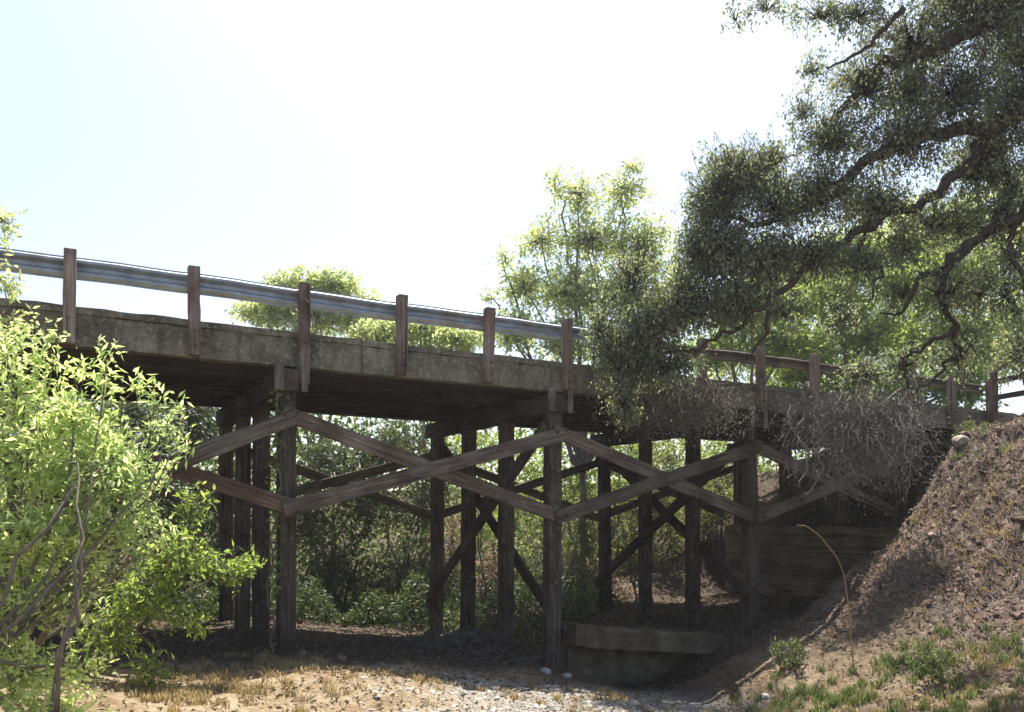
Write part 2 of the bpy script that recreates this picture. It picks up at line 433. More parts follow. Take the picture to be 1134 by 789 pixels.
# fascia: several lengths of weathered edge beam with a thin kerb cap
joints = [K0, -2.3, 1.05, 2.6, 5.05, 8.2, 11.3, K1]
def rag_strip(mb, k0, k1, w0, w1, z0, z1, step=.12, rag=.012):
    n = max(2, int((k1 - k0) / step)); kk = np.linspace(k0, k1, n); V = []
    tw = np.cumsum(rng.normal(0, .0018, n)); tw -= np.linspace(0, tw[-1], n)
    for i, k in enumerate(kk):
        r = rng.normal(0, rag, 8)
        V += [B(k, w0 + r[0] * .4, z0 + r[1] * .5), B(k, w1, z0), B(k, w1, z1 + r[3] * .5 + tw[i]), B(k, w0 + r[4] * .4, z1 + r[5] + tw[i])]
    Q = []
    for i in range(n - 1):
        for j in range(4):
            Q.append((4 * i + j, 4 * i + 4 + j, 4 * i + 4 + (j + 1) % 4, 4 * i + (j + 1) % 4))
    Q.append((0, 1, 2, 3)); e = 4 * (n - 1); Q.append((e + 3, e + 2, e + 1, e))
    mb.add(V, Q)
for a, b in zip(joints[:-1], joints[1:]):
    mb = MB(); dz = rng.uniform(-.012, .012)
    rag_strip(mb, a + .006, b - .006, .085 + rng.uniform(0, .012), .33, 4.275 + dz, 4.70 + dz, rag=.008)
    mb.build('edge_beam', M['fascia'], bridge)
    mb = MB(); rag_strip(mb, a + .01, b - .01, .06 + rng.uniform(0, .02), .42, 4.706 + dz, 4.80 + dz, rag=.007)
    mb.build('kerb', M['fascia'], bridge)
mb = MB(); rag_strip(mb, K0, K1, 5.32, 5.55, 4.27, 4.80, step=.4); mb.build('edge_beam', M['fascia'], bridge)
mb = MB(); mb.hexa([B(K0, .44, 4.575), B(K1, .44, 4.575), B(K1, 5.30, 4.575), B(K0, 5.30, 4.575),
                    B(K0, .44, 4.66), B(K1, .44, 4.66), B(K1, 5.30, 4.66), B(K0, 5.30, 4.66)])
mb.build('road_surface', M['asphalt'], bridge)
# deck planks seen from below (one part: boards are its pattern)
mb = MB(); k = K0
while k < K1:
    wd = rng.uniform(.15, .19); dz = rng.uniform(-.008, .004)
    mb.hexa([B(k, .34, 4.48 + dz), B(k + wd, .34, 4.48 + dz), B(k + wd, 5.31, 4.48 + dz), B(k, 5.31, 4.48 + dz),
             B(k, .34, 4.57), B(k + wd, .34, 4.57), B(k + wd, 5.31, 4.57), B(k, 5.31, 4.57)])
    k += wd + .006
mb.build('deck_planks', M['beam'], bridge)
BENTS = [-4.15, -1.15, 1.85, 4.85, 7.85, 10.85]
# stringers per span, laid on the caps, overlapping side by side
for bi in range(len(BENTS) - 1):
    for i, w in enumerate(np.arange(.46, 5.3, .44)):
        o_ = .05 if bi % 2 else -.05
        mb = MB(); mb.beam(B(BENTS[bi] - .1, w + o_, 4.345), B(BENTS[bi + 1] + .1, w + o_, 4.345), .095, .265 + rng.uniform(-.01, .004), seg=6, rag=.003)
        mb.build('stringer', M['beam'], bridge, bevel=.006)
for i, w in enumerate(np.arange(.46, 5.3, .44)):
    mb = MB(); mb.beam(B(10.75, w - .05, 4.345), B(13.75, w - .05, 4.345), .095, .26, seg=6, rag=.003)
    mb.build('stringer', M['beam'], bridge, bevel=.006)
PW = [.12 + 1.706 * j for j in range(4)]
CAPB, CAPT = 3.88, 4.205
for bi, kb in enumerate(BENTS):
    cb = MB(); cb.beam(B(kb, -.10, (CAPB + CAPT) / 2), B(kb, 5.62, (CAPB + CAPT) / 2), .30, CAPT - CAPB, seg=10, rag=.004)
    cap = cb.build('bent_cap', M['cap'], bridge, bevel=.015)
    for j, w in enumerate(PW):
        g = float(gz(*B(kb, w, 0)[:2]))
        if kb == 10.85: g = -.3
        top = B(kb + rng.uniform(-.01, .01), w, CAPB - .003); bot = B(kb + rng.uniform(-.04, .04), w + rng.uniform(-.03, .03), 0); bot[2] = g - .5
        pb = MB(); pb.beam(bot, top, .25, .25, up=(BN[0], BN[1], 0), seg=12, rag=.004)
        pb.build('pile', M['pile'], cap, bevel=.02)
    if kb not in (1.85, 10.85, -4.15):
        # sway braces across the bent, one on each face
        lo = float(gz(*B(kb, 2.6, 0)[:2])) + .75
        s1 = MB(); s1.beam(B(kb - .135, PW[0] - .1, CAPB - .25), B(kb - .135, PW[3] + .1, lo), .075, .22, seg=8, rag=.003); s1.build('sway_brace', M['cap'], cap, bevel=.01)
        s2 = MB(); s2.beam(B(kb + .135, PW[0] - .1, lo - .15), B(kb + .135, PW[3] + .1, CAPB - .25), .075, .22, seg=8, rag=.003); s2.build('sway_brace', M['cap'], cap, bevel=.01)
    # pale blocks on the outer end of the cap, either side of the rail post
    if 0 < kb < 11:
        e = MB(); e.beam(B(kb - .10, -.125, 3.87), B(kb - .10, -.125, 4.268), .14, .05, up=(BN[0], BN[1], 0), seg=4, rag=.003)
        e.build('end_block', M['cut'], cap, bevel=.008)
        e = MB(); e.beam(B(kb + .10 + .04, -.125, 3.87), B(kb + .14, -.125, 4.268), .09, .05, up=(BN[0], BN[1], 0), seg=4, rag=.003)
        e.build('end_block', M['cut'], cap, bevel=.008)
# longitudinal braces, bent to bent, near row and far row
MID, TOP = 2.03, 3.55
for bi in range(1, len(BENTS) - 1):
    a, b = BENTS[bi], BENTS[bi + 1]
    for row, (w1, w2) in enumerate(((-.075, -.155), (PW[3] + .19, PW[3] + .27))):
        for d in (0, 1):
            z0, z1 = (MID, TOP - .03) if d == 0 else (TOP, MID)
            w = w1 if d == 0 else w2
            if row == 0 and d == 0: w = w2
            if row == 0 and d == 1: w = w1
            zz = rng.uniform(-.03, .03)
            if bi == 1 and d == 0: z0, z1 = 1.32, 3.52
            if bi == 1 and d == 1: z0, z1 = 3.66, 2.14
            if bi == 2 and d == 0: z0 = 2.14
            p0, p1 = B(a - .06, w, z0 + zz), B(b + .06, w, z1 + zz)
            if bi == len(BENTS) - 2 and d == 1: p1 = B(b - .25, w, z0 + (z1 - z0) * .9)
            s = MB(); s.beam(p0, p1, .075, .235 if row == 0 else .20, seg=10, rag=.004)
            o = s.build('brace', M['redbrace'] if (row == 0 and d == 1 and bi == 1) else M['brace'], bridge, bevel=.012)
            if row == 0 and d == 1 and bi == 1: tag(o, 'reddish brown brace at the left end')
for kb in BENTS[2:5]:
    for zz in (TOP - .02, MID + .02):
        for dk in (-.06, .07):
            c = B(kb + dk, -.196, zz + dk * .4); nb = np.array([BN[0], BN[1], 0])
            s = MB(); s.tube([c + nb * .012, c - nb * .006, c - nb * .006, c - nb * .03], [.04, .04, .02, .018], 8)
            s.add([c - nb * .03 + np.array([0, 0, .01]), c - nb * .031 + np.array([BU[0], BU[1], 0]) * .01, c - nb * .031 - np.array([BU[0], BU[1], 0]) * .01], None, [(0, 1, 2)])
            s.build('bolt', M['rust'], bridge)
# guardrail: W-beam + posts
def wbeam(k0, k1, zc, w, depth=.08, h=.31):
    prof = [(0, -.155), (.0, -.135), (.075, -.10), (.075, -.065), (.0, -.025), (.0, .025), (.075, .065), (.075, .10), (0, .135), (0, .155)]
    n = int((k1 - k0) * 4) + 2; V = []; Q = []
    for i, k in enumerate(np.linspace(k0, k1, n)):
        dz = .006 * math.sin(i * 1.3) + .012 * math.sin(k * 1.7); dw = .006 * math.sin(i * 2.1)
        for (x, y) in prof: V.append(B(k, w - x + dw, zc + y * h / .31 + dz))
        for (x, y) in prof[::-1]: V.append(B(k, w - x + .004 + dw, zc + y * h / .31 + dz))
    m_ = 2 * len(prof)
    for i in range(n - 1):
        for j in range(m_): Q.append((m_ * i + j, m_ * i + (j + 1) % m_, m_ * i + m_ + (j + 1) % m_, m_ * i + m_ + j))
    return V, Q
mb = MB()
for a in np.arange(-6, 6.1, 2.0):
    V, Q = wbeam(a - .06, min(a + 2.0 + .02, 6.3), 5.345 + (.004 if int(a) % 4 else 0), .19); mb.add(V, Q)
rail = mb.build('guardrail', M['steel'], bridge)
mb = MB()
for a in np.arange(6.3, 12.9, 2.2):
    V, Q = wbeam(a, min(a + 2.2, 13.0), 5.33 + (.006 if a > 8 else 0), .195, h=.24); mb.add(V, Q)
tag(mb.build('rail_section', M['rail_shade'], rail), 'rail section coloured dull brown to stand for the shade of the oak')
for a in (-4, -2, 0, 2, 4, 6):
    for q_, z in ((-.03, 5.42), (.03, 5.27)):
        bb = MB(); c = B(a + q_, .115, z); bb.tube([c, c - np.array([BN[0], BN[1], 0]) * .02], [.018, .015], 6); bb.build('splice_bolt', M['rust'], rail)
for k in range(-5, 14):
    topz = 5.544 + rng.uniform(-.02, .02)
    s = MB(); lean = rng.uniform(-.012, .012)
    s.beam(B(k + lean, 0, 4.285 if k != 2 else 4.0), B(k - lean, -.0, topz), .155 if k != 13 else .19, .155, up=(BN[0], BN[1], 0), seg=8, rag=.003)
    p = s.build('rail_post', M['post'], rail, bevel=.01)
    for z in (4.42, 4.62):
        bb = MB(); c = B(k + lean * .5, -.088, z); bb.tube([c, c - np.array([BN[0], BN[1], 0]) * .025], [.02, .018], 6)
        bb.build('bolt', M['rust'], p)
# rusty plate on the fascia at the left end
mb = MB(); mb.beam(B(-.62, .05, 4.50), B(-.25, .05, 4.50), .02, .24); tag(mb.build('patch_board', M['redbrace'], bridge, bevel=.004), 'small reddish board on the beam face')

# plank bulkhead under the right end
bh = empty('plank_bulkhead', B(10.7, 2.6, 0), 'brown horizontal plank retaining wall under the right end of the bridge', 'retaining wall')
z = -.45; 
while z < 1.85:
    h = rng.uniform(.24, .29); s = MB()
    s.beam(B(10.66, -.15, z + h / 2), B(10.66 + rng.uniform(-.01, .01), 5.5, z + h / 2), .08, h - .012, seg=8, rag=.004)
    s.build('plank', M['plank'], bh, bevel=.008); z += h

# low concrete slab on an undercut footing
a = at(638, 692, 15.6); b_ = at(803, 703, 17.0); d = (b_ - a) / np.linalg.norm(b_ - a)
nrm = np.array([-d[1], d[0], 0]); nrm /= np.linalg.norm(nrm)
cw = empty('concrete_wall', (a[0], a[1], a[2] - 1.3), 'low tan-grey concrete wall lying in the creek bed between the piles', 'low wall')
def cblock(o0, o1, z0, z1, rag, n=26):
    mb = MB(); V = []
    for i in range(n):
        p = a + (b_ - a) * i / (n - 1); q_ = rng.normal(0, rag, 8)
        V += [p + nrm * (o0 + q_[0]) + [0, 0, z0 + q_[1]], p + nrm * o1 + [0, 0, z0], p + nrm * o1 + [0, 0, z1 + q_[2]],
              p + nrm * (o0 + .03 + q_[3]) + [0, 0, z1 + q_[4]], p + nrm * (o0 + q_[5]) + [0, 0, z1 - .04 + q_[6]]]
    Q = []; P5 = []
    for i in range(n - 1):
        for j in range(5): Q.append((5 * i + j, 5 * i + 5 + j, 5 * i + 5 + (j + 1) % 5, 5 * i + (j + 1) % 5))
    mb.add(V, Q + [(0, 1, 2, 3), (0, 3, 4, 4)][:1] + [(5 * n - 2, 5 * n - 3, 5 * n - 4, 5 * n - 5)]); return mb
cblock(0, .5, -.42, -.02, .018).build('slab', M['concrete'], cw)
cblock(.36, .48, -1.7, -.425, .02).build('footing', M['concrete'], cw)

# fence at the right end of the bridge
fr = empty('wooden_fence', B(13.6, -.2, 4.2), 'weathered wooden rail fence running off from the right end of the bridge', 'fence')
fa = at(1097, 470, 20.6); pts = [at(1101, 452, 20.3), at(1166, 440, 18.5), at(1240, 425, 16.9)]
for i, p in enumerate(pts):
    g = float(gz(p[0], p[1])); s = MB(); top = [p[0], p[1], 5.55 if i == 0 else pts[0][2] + 1.15]
    s.beam([p[0], p[1], g - .3], top, .15, .13, up=(1, 0, 0), seg=5, rag=.004); s.build('fence_post', M['fence'], fr, bevel=.01)
for (py0, py1) in ((409, 398), (424, 415), (441, 435)):
    s = MB(); s.beam(at(1101, py0, 20.2), at(1250, py0 + (py1 - py0) * 4.2, 16.6), .04, .13, seg=8, rag=.006); s.build('fence_rail', M['fence'], fr, bevel=.006)

# ------------------------------------------------------------------ vegetation
def plant(name, label, cat, base, clumps, leafm, barkm, L=.08, Wd=.035, group=None, trunk_r=.12, fork=.35, limbs=True,
          droop=.25, twigs_per=None, lpt=9, twl=.35, extra=None, stem_only=False, crown='crown', stems='trunk', thin=1.0, hang=False, nst=1):
    """clumps: (centre, (rx,ry,rz), leaf count). Limbs run from the trunk to each clump, twigs fill it, leaves sit on the twigs."""
    base = np.array(base, float)
    root = empty(name, base, label, cat, group)
    tb = MB(); LV = []; LT = []; nl = 0
    C = np.array([c[0] for c in clumps]); cen = C.mean(0)
    forks = []
    for s in range(nst):
        top = base + (cen - base) * fork + rng.normal(0, .15 if nst > 1 else .02, 3) * (1 + 2 * (nst > 1))
        b0 = base + (rng.normal(0, .18, 3) * [1, 1, 0] if nst > 1 else 0)
        b0[2] = base[2] - .2
        P = wiggle([b0, b0 + (top - b0) * .5 + rng.normal(0, .08, 3), top], 5, .05)
        tb.tube(P, np.linspace(trunk_r * 1.25, trunk_r * .8, len(P)), 8); forks.append(top)
    for (c, rad, cnt) in clumps:
        c = np.array(c, float); rad = np.array(rad, float)
        if limbs:
            f = forks[rng.integers(len(forks))]
            mid = f + (c - f) * .5 + rng.normal(0, .12, 3) * np.linalg.norm(c - f) * .5
            P = wiggle([f, mid, c], 6, .035)
            tb.tube(P, np.linspace(trunk_r * .6, trunk_r * .14, len(P)), 5)
        cnt = int(cnt * thin); nt_ = max(3, cnt // lpt)
        dirs = unit(rng.normal(0, 1, (nt_, 3))); rr = rng.uniform(.15, 1.0, (nt_, 1)) ** .45
        lump = 1 + .22 * np.sin(dirs[:, :1] * 5 + rng.uniform(0, 6)) * np.cos(dirs[:, 2:] * 6 + rng.uniform(0, 6))
        tips = c + dirs * rad * rr * lump
        tl = min(twl, .75 * float(rad.min())) * rng.uniform(.6, 1.3, (nt_, 1))
        tdir = unit(dirs * .8 + rng.normal(0, .5, (nt_, 3)) + np.array([0, 0, -droop * 2 if hang else .15]))
        st = tips - tdir * tl
        # twig stems (thin)
        step = max(1, nt_ // 260)
        for i in range(0, nt_, step):
            q_ = c + (st[i] - c) * .55 + rng.normal(0, .04, 3)
            tb.tube([c + (st[i] - c) * .1, q_, st[i], tips[i]], np.array([.055, .04, .03, .012]) * trunk_r * 1.3 + .0012, 3)
        u = rng.uniform(0, 1.05, (nt_, lpt, 1))
        P = st[:, None, :] + (tips - st)[:, None, :] * u + rng.normal(0, twl * .10, (nt_, lpt, 3))
        D = unit(tdir[:, None, :] * .7 + rng.normal(0, .65, (nt_, lpt, 3)) + np.array([0, 0, -droop]))
        V, T = leaf_arrays(P.reshape(-1, 3), D.reshape(-1, 3), L, Wd)
        LV.append(V); LT.append(T + nl); nl += len(V)
    if extra: extra(tb)
    tb.build(stems, barkm, root, smooth=True)
    link_mesh(crown, np.concatenate(LV), [np.concatenate(LT)], leafm, root)
    return root

def cl(px, py, Y, rx, ry, n, rd=None):
    """clump at a photo bearing (px,py) and distance Y; radii given in photo pixels"""
    s = Y / F_PX
    return (at(px, py, Y), (rx * s, (rd if rd else (rx + ry) / 2 * s), ry * s), n)

# --- the big oak on the right bank
oak_base = np.array([13.2, 12.6, float(ground_z(13.2, 12.6))])
oak_clumps = [
    # upper right mass
    cl(1090, 30, 13.0, 75, 50, 5200), cl(1010, 55, 13.3, 60, 42, 3400), cl(960, 105, 13.4, 55, 42, 3300), cl(1060, 115, 12.8, 60, 50, 4400),
    cl(1120, 130, 13.2, 50, 60, 3800), cl(925, 165, 13.5, 52, 38, 3300), cl(1000, 165, 13.0, 55, 42, 4000), cl(1080, 200, 13.3, 50, 40, 2200),
    cl(910, 225, 13.3, 52, 42, 4200), cl(970, 235, 13.5, 48, 40, 3400), cl(1035, 255, 13.2, 42, 30, 1500), cl(860, 235, 13.6, 45, 40, 3600),
    cl(905, 290, 13.2, 50, 34, 3600), cl(850, 300, 13.4, 50, 42, 4400), cl(800, 290, 13.6, 48, 50, 5000), cl(960, 300, 13.0, 38, 26, 1300),
    # dark left lobes
    cl(815, 200, 13.8, 45, 36, 5200), cl(790, 235, 13.8, 44, 40, 5200), cl(850, 185, 13.9, 34, 28, 1700), cl(775, 290, 13.8, 34, 40, 3200),
    cl(815, 345, 13.4, 46, 34, 3800), cl(760, 345, 13.6, 42, 38, 5200), cl(720, 375, 13.8, 40, 34, 5000),
    cl(700, 320, 14.0, 40, 40, 2300), cl(690, 405, 14.0, 38, 32, 4200), cl(665, 370, 14.0, 26, 38, 1400), cl(740, 410, 13.9, 40, 24, 2600),
    cl(690, 450, 14.2, 24, 28, 1300), cl(868, 350, 13.2, 34, 24, 900),
    # wisps over the sky at the top
    cl(850, 12, 12.8, 42, 22, 500), cl(905, 20, 12.8, 40, 22, 800), cl(815, 25, 12.6, 22, 22, 150), cl(950, 20, 12.8, 38, 26, 1300), cl(900, 80, 13.2, 26, 22, 450),
    # right side hanging sprays
    cl(1110, 250, 12.8, 34, 40, 1300), cl(1050, 330, 12.9, 44, 40, 1500), cl(1000, 330, 13.2, 34, 34, 900), cl(1115, 330, 12.6, 26, 48, 1000),
    cl(1060, 400, 13.2, 40, 30, 1200), cl(1000, 410, 13.8, 36, 26, 1200), cl(955, 420, 14.6, 34, 24, 900), cl(930, 360, 13.6, 26, 30, 500),
    cl(1095, 180, 13.4, 50, 40, 2600), cl(1120, 215, 13.6, 40, 36, 1900), cl(1060, 255, 13.4, 44, 34, 1700), cl(1120, 290, 13.4, 36, 36, 1400), cl(1085, 330, 13.2, 34, 34, 1100), cl(1000, 280, 13.4, 38, 30, 1500),
    cl(1130, 395, 13.2, 30, 34, 800), cl(1060, 10, 13.2, 60, 40, 2600), cl(1130, 70, 13.4, 50, 50, 3200), cl(1010, 110, 13.5, 44, 40, 2600), cl(890, 130, 13.5, 22, 26, 600),
    (np.array([4.6, 10.4, 11.0]), (1.1, 1.1, .6), 1100), (np.array([6.9, 9.6, 11.2]), (1.2, 1.1, .6), 1200), (np.array([8.6, 11.5, 11.8]), (1.7, 1.6, 1.0), 3500),
    (np.array([9.0, 15.2, 12.6]), (1.6, 1.6, 1.0), 3000), (np.array([11.2, 17.4, 13.4]), (1.8, 1.7, 1.1), 3300), (np.array([6.2, 13.2, 12.4]), (1.4, 1.2, .8), 1500), 
    # beyond the frame, so the crown goes on
    cl(1210, 60, 13, 90, 80, 5200), cl(1230, 220, 12.8, 70, 70, 3000), cl(1330, 0, 12.6, 110, 100, 5200), cl(1100, -80, 13, 110, 60, 5000),
    cl(980, -60, 13.2, 80, 50, 2600), cl(1460, -60, 12.5, 120, 100, 5000), cl(1400, 150, 12, 80, 80, 2500), cl(1250, -170, 13, 140, 80, 5000),
]
def oak_limbs(tb):
    tk = oak_base
    fork_ = tk + np.array([-.6, .1, 2.6])
    tb.tube(wiggle([tk - [0, 0, .3], tk + [-.15, 0, 1.2], fork_], 6, .03), np.linspace(.5, .36, 13), 10)
    def limb(pts, r0, r1, amp=.07, sides=7, start=None):
        P = [np.array(start)] if start is not None else []
        P += [at(*p) for p in pts]
        W_ = wiggle(P, 6, amp); tb.tube(W_, np.linspace(r0, r1, len(W_)), sides); return W_
    limb([(1330, 60, 12.6), (1200, 70, 12.8), (1110, 135, 13.0), (1040, 215, 13.2), (965, 245, 13.3), (905, 290, 13.2), (850, 335, 13.1), (790, 375, 13.4), (720, 400, 13.9)], .15, .018, start=fork_)
    limb([(1110, 135, 13.0), (1030, 150, 13.1), (960, 180, 13.2), (900, 225, 13.4), (835, 250, 13.6), (790, 230, 13.8)], .13, .025)
    limb([(1300, -40, 12.8), (1150, -10, 12.9), (1050, 50, 13.1), (985, 70, 13.2), (940, 110, 13.3), (905, 160, 13.5)], .22, .02, start=fork_)
    limb([(1000, 10, 12.8), (975, 35, 12.8), (950, 60, 12.9), (915, 75, 13.0)], .05, .015)
    limb([(1340, 200, 12.2), (1200, 215, 12.4), (1134, 235, 12.6), (1090, 262, 12.7), (1050, 290, 12.8), (1040, 330, 12.8), (1060, 362, 12.9), (1050, 400, 13.0), (1015, 435, 13.4)], .12, .018, .10, start=fork_)
    limb([(1134, 235, 12.6), (1118, 270, 12.6), (1128, 300, 12.5), (1136, 330, 12.4)], .06, .02, .1)
    limb([(1090, 262, 12.7), (1045, 300, 12.8), (1015, 310, 12.9), (1000, 345, 13.0), (975, 350, 13.1)], .06, .015, .12)
    limb([(1060, 362, 12.9), (1020, 385, 13.1), (1000, 400, 13.3), (1010, 430, 13.5)], .045, .014, .12)
    limb([(965, 245, 13.3), (950, 280, 13.2), (975, 300, 13.1), (960, 340, 13.0)], .05, .012, .12)
    limb([(850, 335, 13.1), (845, 372, 13.0), (825, 400, 13.2)], .045, .012, .1)
oak = plant('oak_tree', 'big dark oak leaning over the bridge from the right bank, crown filling the upper right', 'tree', oak_base, oak_clumps,
            M['oak'], M['oakbark'], L=.074, Wd=.038, thin=.62, trunk_r=.10, limbs=False, nst=1, fork=.02, droop=.45, lpt=12, twl=.5, extra=oak_limbs, hang=True)
# dry twig curtain hanging off its lowest limb in front of the beam
def tangle(mb, starts, length, r, n, spread, steps=6, down=1.0, curl=.35, sides=3):
    for _ in range(n):
        a, b = starts[rng.integers(len(starts))]; p = a + (b - a) * rng.uniform(); p = p + rng.normal(0, .08, 3)
        d = unit(np.array([rng.normal(0, spread), rng.normal(0, spread * .6), -down])); P = [p]
        l = length * rng.uniform(.35, 1.1) / steps
        for s in range(steps):
            d = unit(d + rng.normal(0, curl, 3) + [0, 0, -.12 * down]); p = p + d * l; P.append(p)
        mb.tube(P, np.linspace(r, r * .35, steps + 1), sides)
mb = MB(); tangle(mb, [(at(690, 410, 14.6), at(800, 425, 15.0)), (at(700, 430, 14.7), at(790, 430, 15.0))], 1.05, .0055, 800, .5, curl=.3)
mb.build('dead_twigs', M['twig'], oak)
n = 5000; P = at(745, 450, 14.8) + rng.normal(0, 1, (n, 3)) * [.62, .18, .30]
V, T = leaf_arrays(P, unit(rng.normal(0, .5, (n, 3)) + [0, 0, -.8]), .055, .02); link_mesh('dead_leaves', V, [T], M['grey_leaf'], oak)

# grey dead branch lodged against the bridge
db = empty('dead_branch', at(960, 560, 16.2), 'tangled grey dead branch hanging down against the bridge side at right', 'dead branch')
mb = MB()
for pts, r in (([(885, 425, 15.9), (893, 455, 15.8), (880, 480, 15.8), (897, 505, 15.8), (885, 540, 15.9)], .028), ([(935, 430, 15.9), (922, 465, 15.8), (905, 490, 15.7), (910, 520, 15.7), (892, 548, 15.8)], .026),
               ([(1012, 420, 15.6), (1024, 450, 15.6), (1020, 485, 15.6), (1008, 515, 15.7), (1004, 548, 15.8)], .024), ([(900, 430, 15.9), (905, 460, 15.9), (925, 500, 15.8), (960, 530, 15.9)], .02),
               ([(1000, 430, 15.8), (960, 460, 15.8), (930, 500, 15.8), (915, 555, 15.9)], .022), ([(870, 450, 15.8), (884, 500, 15.8), (872, 530, 15.8)], .014)):
    W_ = wiggle([at(*p) for p in pts], 5, .1); mb.tube(W_, np.linspace(r, r * .5, len(W_)), 5)
mb.build('stem', M['greystem'], db, smooth=True)
mb = MB(); tangle(mb, [(at(905, 440, 16.0), at(1000, 437, 15.9)), (at(930, 465, 15.9), at(1015, 455, 15.9))], 2.1, .005, 620, .5, 8, 1.0, .38)
tangle(mb, [(at(870, 440, 16.0), at(960, 470, 15.9))], 2.0, .006, 170, .5, 8, 1.0, .42)
mb.build('twigs', M['greytwig'], db)
LVs = []; cc = at(960, 490, 16.0); n = 5200
P = cc + rng.normal(0, 1, (n, 3)) * [.52, .3, .42]; D = unit(rng.normal(0, .6, (n, 3)) + [0, 0, -.6])
V, T = leaf_arrays(P, D, .06, .025); link_mesh('dead_leaves', V, [T], M['grey_leaf'], db)

# --- bright willow bush, near left
wb_base = np.array([-4.6, 6.8, float(gz(-4.6, 6.8))])
wb = [cl(20, 440, 7.0, 55, 45, 900), cl(80, 465, 7.0, 42, 38, 650), cl(125, 495, 7.2, 34, 32, 380), cl(30, 510, 6.9, 60, 50, 1500), cl(110, 530, 7.0, 55, 45, 1300),
      cl(155, 520, 7.3, 30, 28, 260), cl(25, 590, 6.7, 60, 50, 1500), cl(105, 590, 7.0, 50, 40, 1000), cl(20, 660, 6.6, 50, 44, 700), cl(80, 670, 6.8, 50, 45, 330),
      cl(25, 745, 6.4, 50, 44, 700), cl(90, 740, 6.7, 30, 36, 200), cl(60, 395, 7.2, 26, 22, 130), cl(118, 425, 7.3, 22, 28, 130), cl(5, 385, 7.3, 30, 25, 200),
      cl(175, 480, 7.4, 18, 22, 90), cl(60, 800, 6.3, 60, 40, 700), cl(-60, 520, 6.8, 60, 90, 1600), cl(-60, 680, 6.6, 60, 90, 1500), cl(150, 565, 7.3, 26, 22, 200), cl(-70, 400, 7, 50, 60, 700)]
for (px, py, Y, n_) in ((58, 372, 7.2, 60), (92, 398, 7.2, 60), (118, 398, 7.3, 60), (150, 432, 7.3, 60), (172, 440, 7.4, 60), (196, 462, 7.4, 50), (202, 492, 7.4, 50), (20, 372, 7.2, 60), (182, 530, 7.4, 60), (178, 585, 7.2, 60), (150, 620, 7.0, 60)):
    wb.append(cl(px, py, Y, 11, 18, n_))
plant('willow_bush', 'bright sunlit yellow-green leafy bush filling the lower left corner', 'bush', wb_base, wb, M['willow'], M['palebark'], L=.086, Wd=.029, thin=.85,
      trunk_r=.035, fork=.3, nst=7, lpt=16, twl=.52, droop=.05, crown='leaves', stems='stems')
# darker twiggy shrub behind it, reaching right under the bridge
sb = np.array([-5.0, 9.6, float(gz(-5.0, 9.6))])
plant('twiggy_shrub', 'dark twiggy shrub with scattered leaves between the bright bush and the first pile', 'shrub', sb,
      [cl(195, 620, 9.4, 40, 35, 500), cl(245, 630, 9.8, 40, 24, 330), cl(160, 660, 9.2, 45, 36, 420), cl(210, 690, 9.4, 34, 22, 160), cl(120, 700, 9.0, 40, 36, 420), cl(215, 560, 9.8, 24, 24, 130),
       cl(60, 620, 9.2, 60, 60, 1100), cl(100, 500, 9.6, 50, 60, 700), cl(270, 625, 10, 20, 14, 90), cl(165, 740, 8.8, 26, 22, 130)],
      M['bright_leaf'], M['palebark'], L=.10, Wd=.04, trunk_r=.035, fork=.25, nst=5, lpt=5, twl=.4, droop=.15, crown='leaves', stems='stems')
# sparse sapling at the left edge
plant('sapling', 'sparse pale sapling at the left edge overlapping the guardrail', 'sapling', (-6.6, 9.0, float(gz(-6.6, 9.0))),
      [cl(2, 245, 9.0, 18, 26, 130), cl(-30, 280, 9, 40, 50, 500), cl(8, 315, 9.0, 22, 20, 140), cl(-20, 380, 9, 40, 40, 400), cl(18, 350, 9.0, 20, 14, 60)],
      M['pale_leaf'], M['palebark'], L=.09, Wd=.035, trunk_r=.03, fork=.5, lpt=6, twl=.3, crown='leaves', stems='stem')

# --- trees and thickets behind the bridge
def bank_tree(name, label, cat, px, pyb, Y, clumps, mat, group=None, base=None, **k):
    p = at(px, pyb, Y); g = float(gz(p[0], p[1]))
    return plant(name, label, cat, (p[0], p[1], g), clumps, mat, k.pop('bark', M['palebark']), group=group, **k)
GT = 'trees standing behind the bridge'
bank_tree('poplar_tree', 'airy pale green tree rising behind the middle of the guardrail, left of the oak', 'tree', 650, 560, 25,
    [cl(640, 215, 25, 40, 32, 750), cl(690, 210, 25, 34, 30, 700), cl(600, 265, 25, 36, 32, 700), cl(655, 265, 25, 46, 36, 1700), cl(710, 270, 25, 42, 40, 1900), cl(580, 315, 25, 34, 30, 900),
     cl(630, 320, 25, 46, 36, 2100), cl(690, 330, 25, 50, 40, 2400), cl(570, 365, 25, 40, 30, 1300), cl(625, 375, 25, 48, 34, 2000), cl(690, 390, 25, 46, 36, 1900), cl(745, 330, 25, 34, 50, 1500),
     cl(545, 330, 25, 16, 14, 120), cl(615, 195, 25, 16, 14, 110), cl(700, 185, 25, 16, 14, 120), cl(560, 285, 25, 16, 16, 130)],
    M['pale_leaf'], GT, L=.15, Wd=.085, trunk_r=.13, lpt=7, twl=.6, thin=.95)
bank_tree('round_tree', 'rounded bright green treetop showing above the guardrail at left', 'tree', 350, 560, 31,
    [cl(330, 320, 31, 46, 24, 2600), cl(370, 315, 31, 36, 20, 1700), cl(290, 345, 31, 40, 20, 1600), cl(345, 350, 31, 60, 30, 2600), cl(400, 345, 31, 40, 24, 1500)],
    M['pale_leaf'], GT, L=.18, Wd=.09, trunk_r=.15, lpt=8, twl=.5)
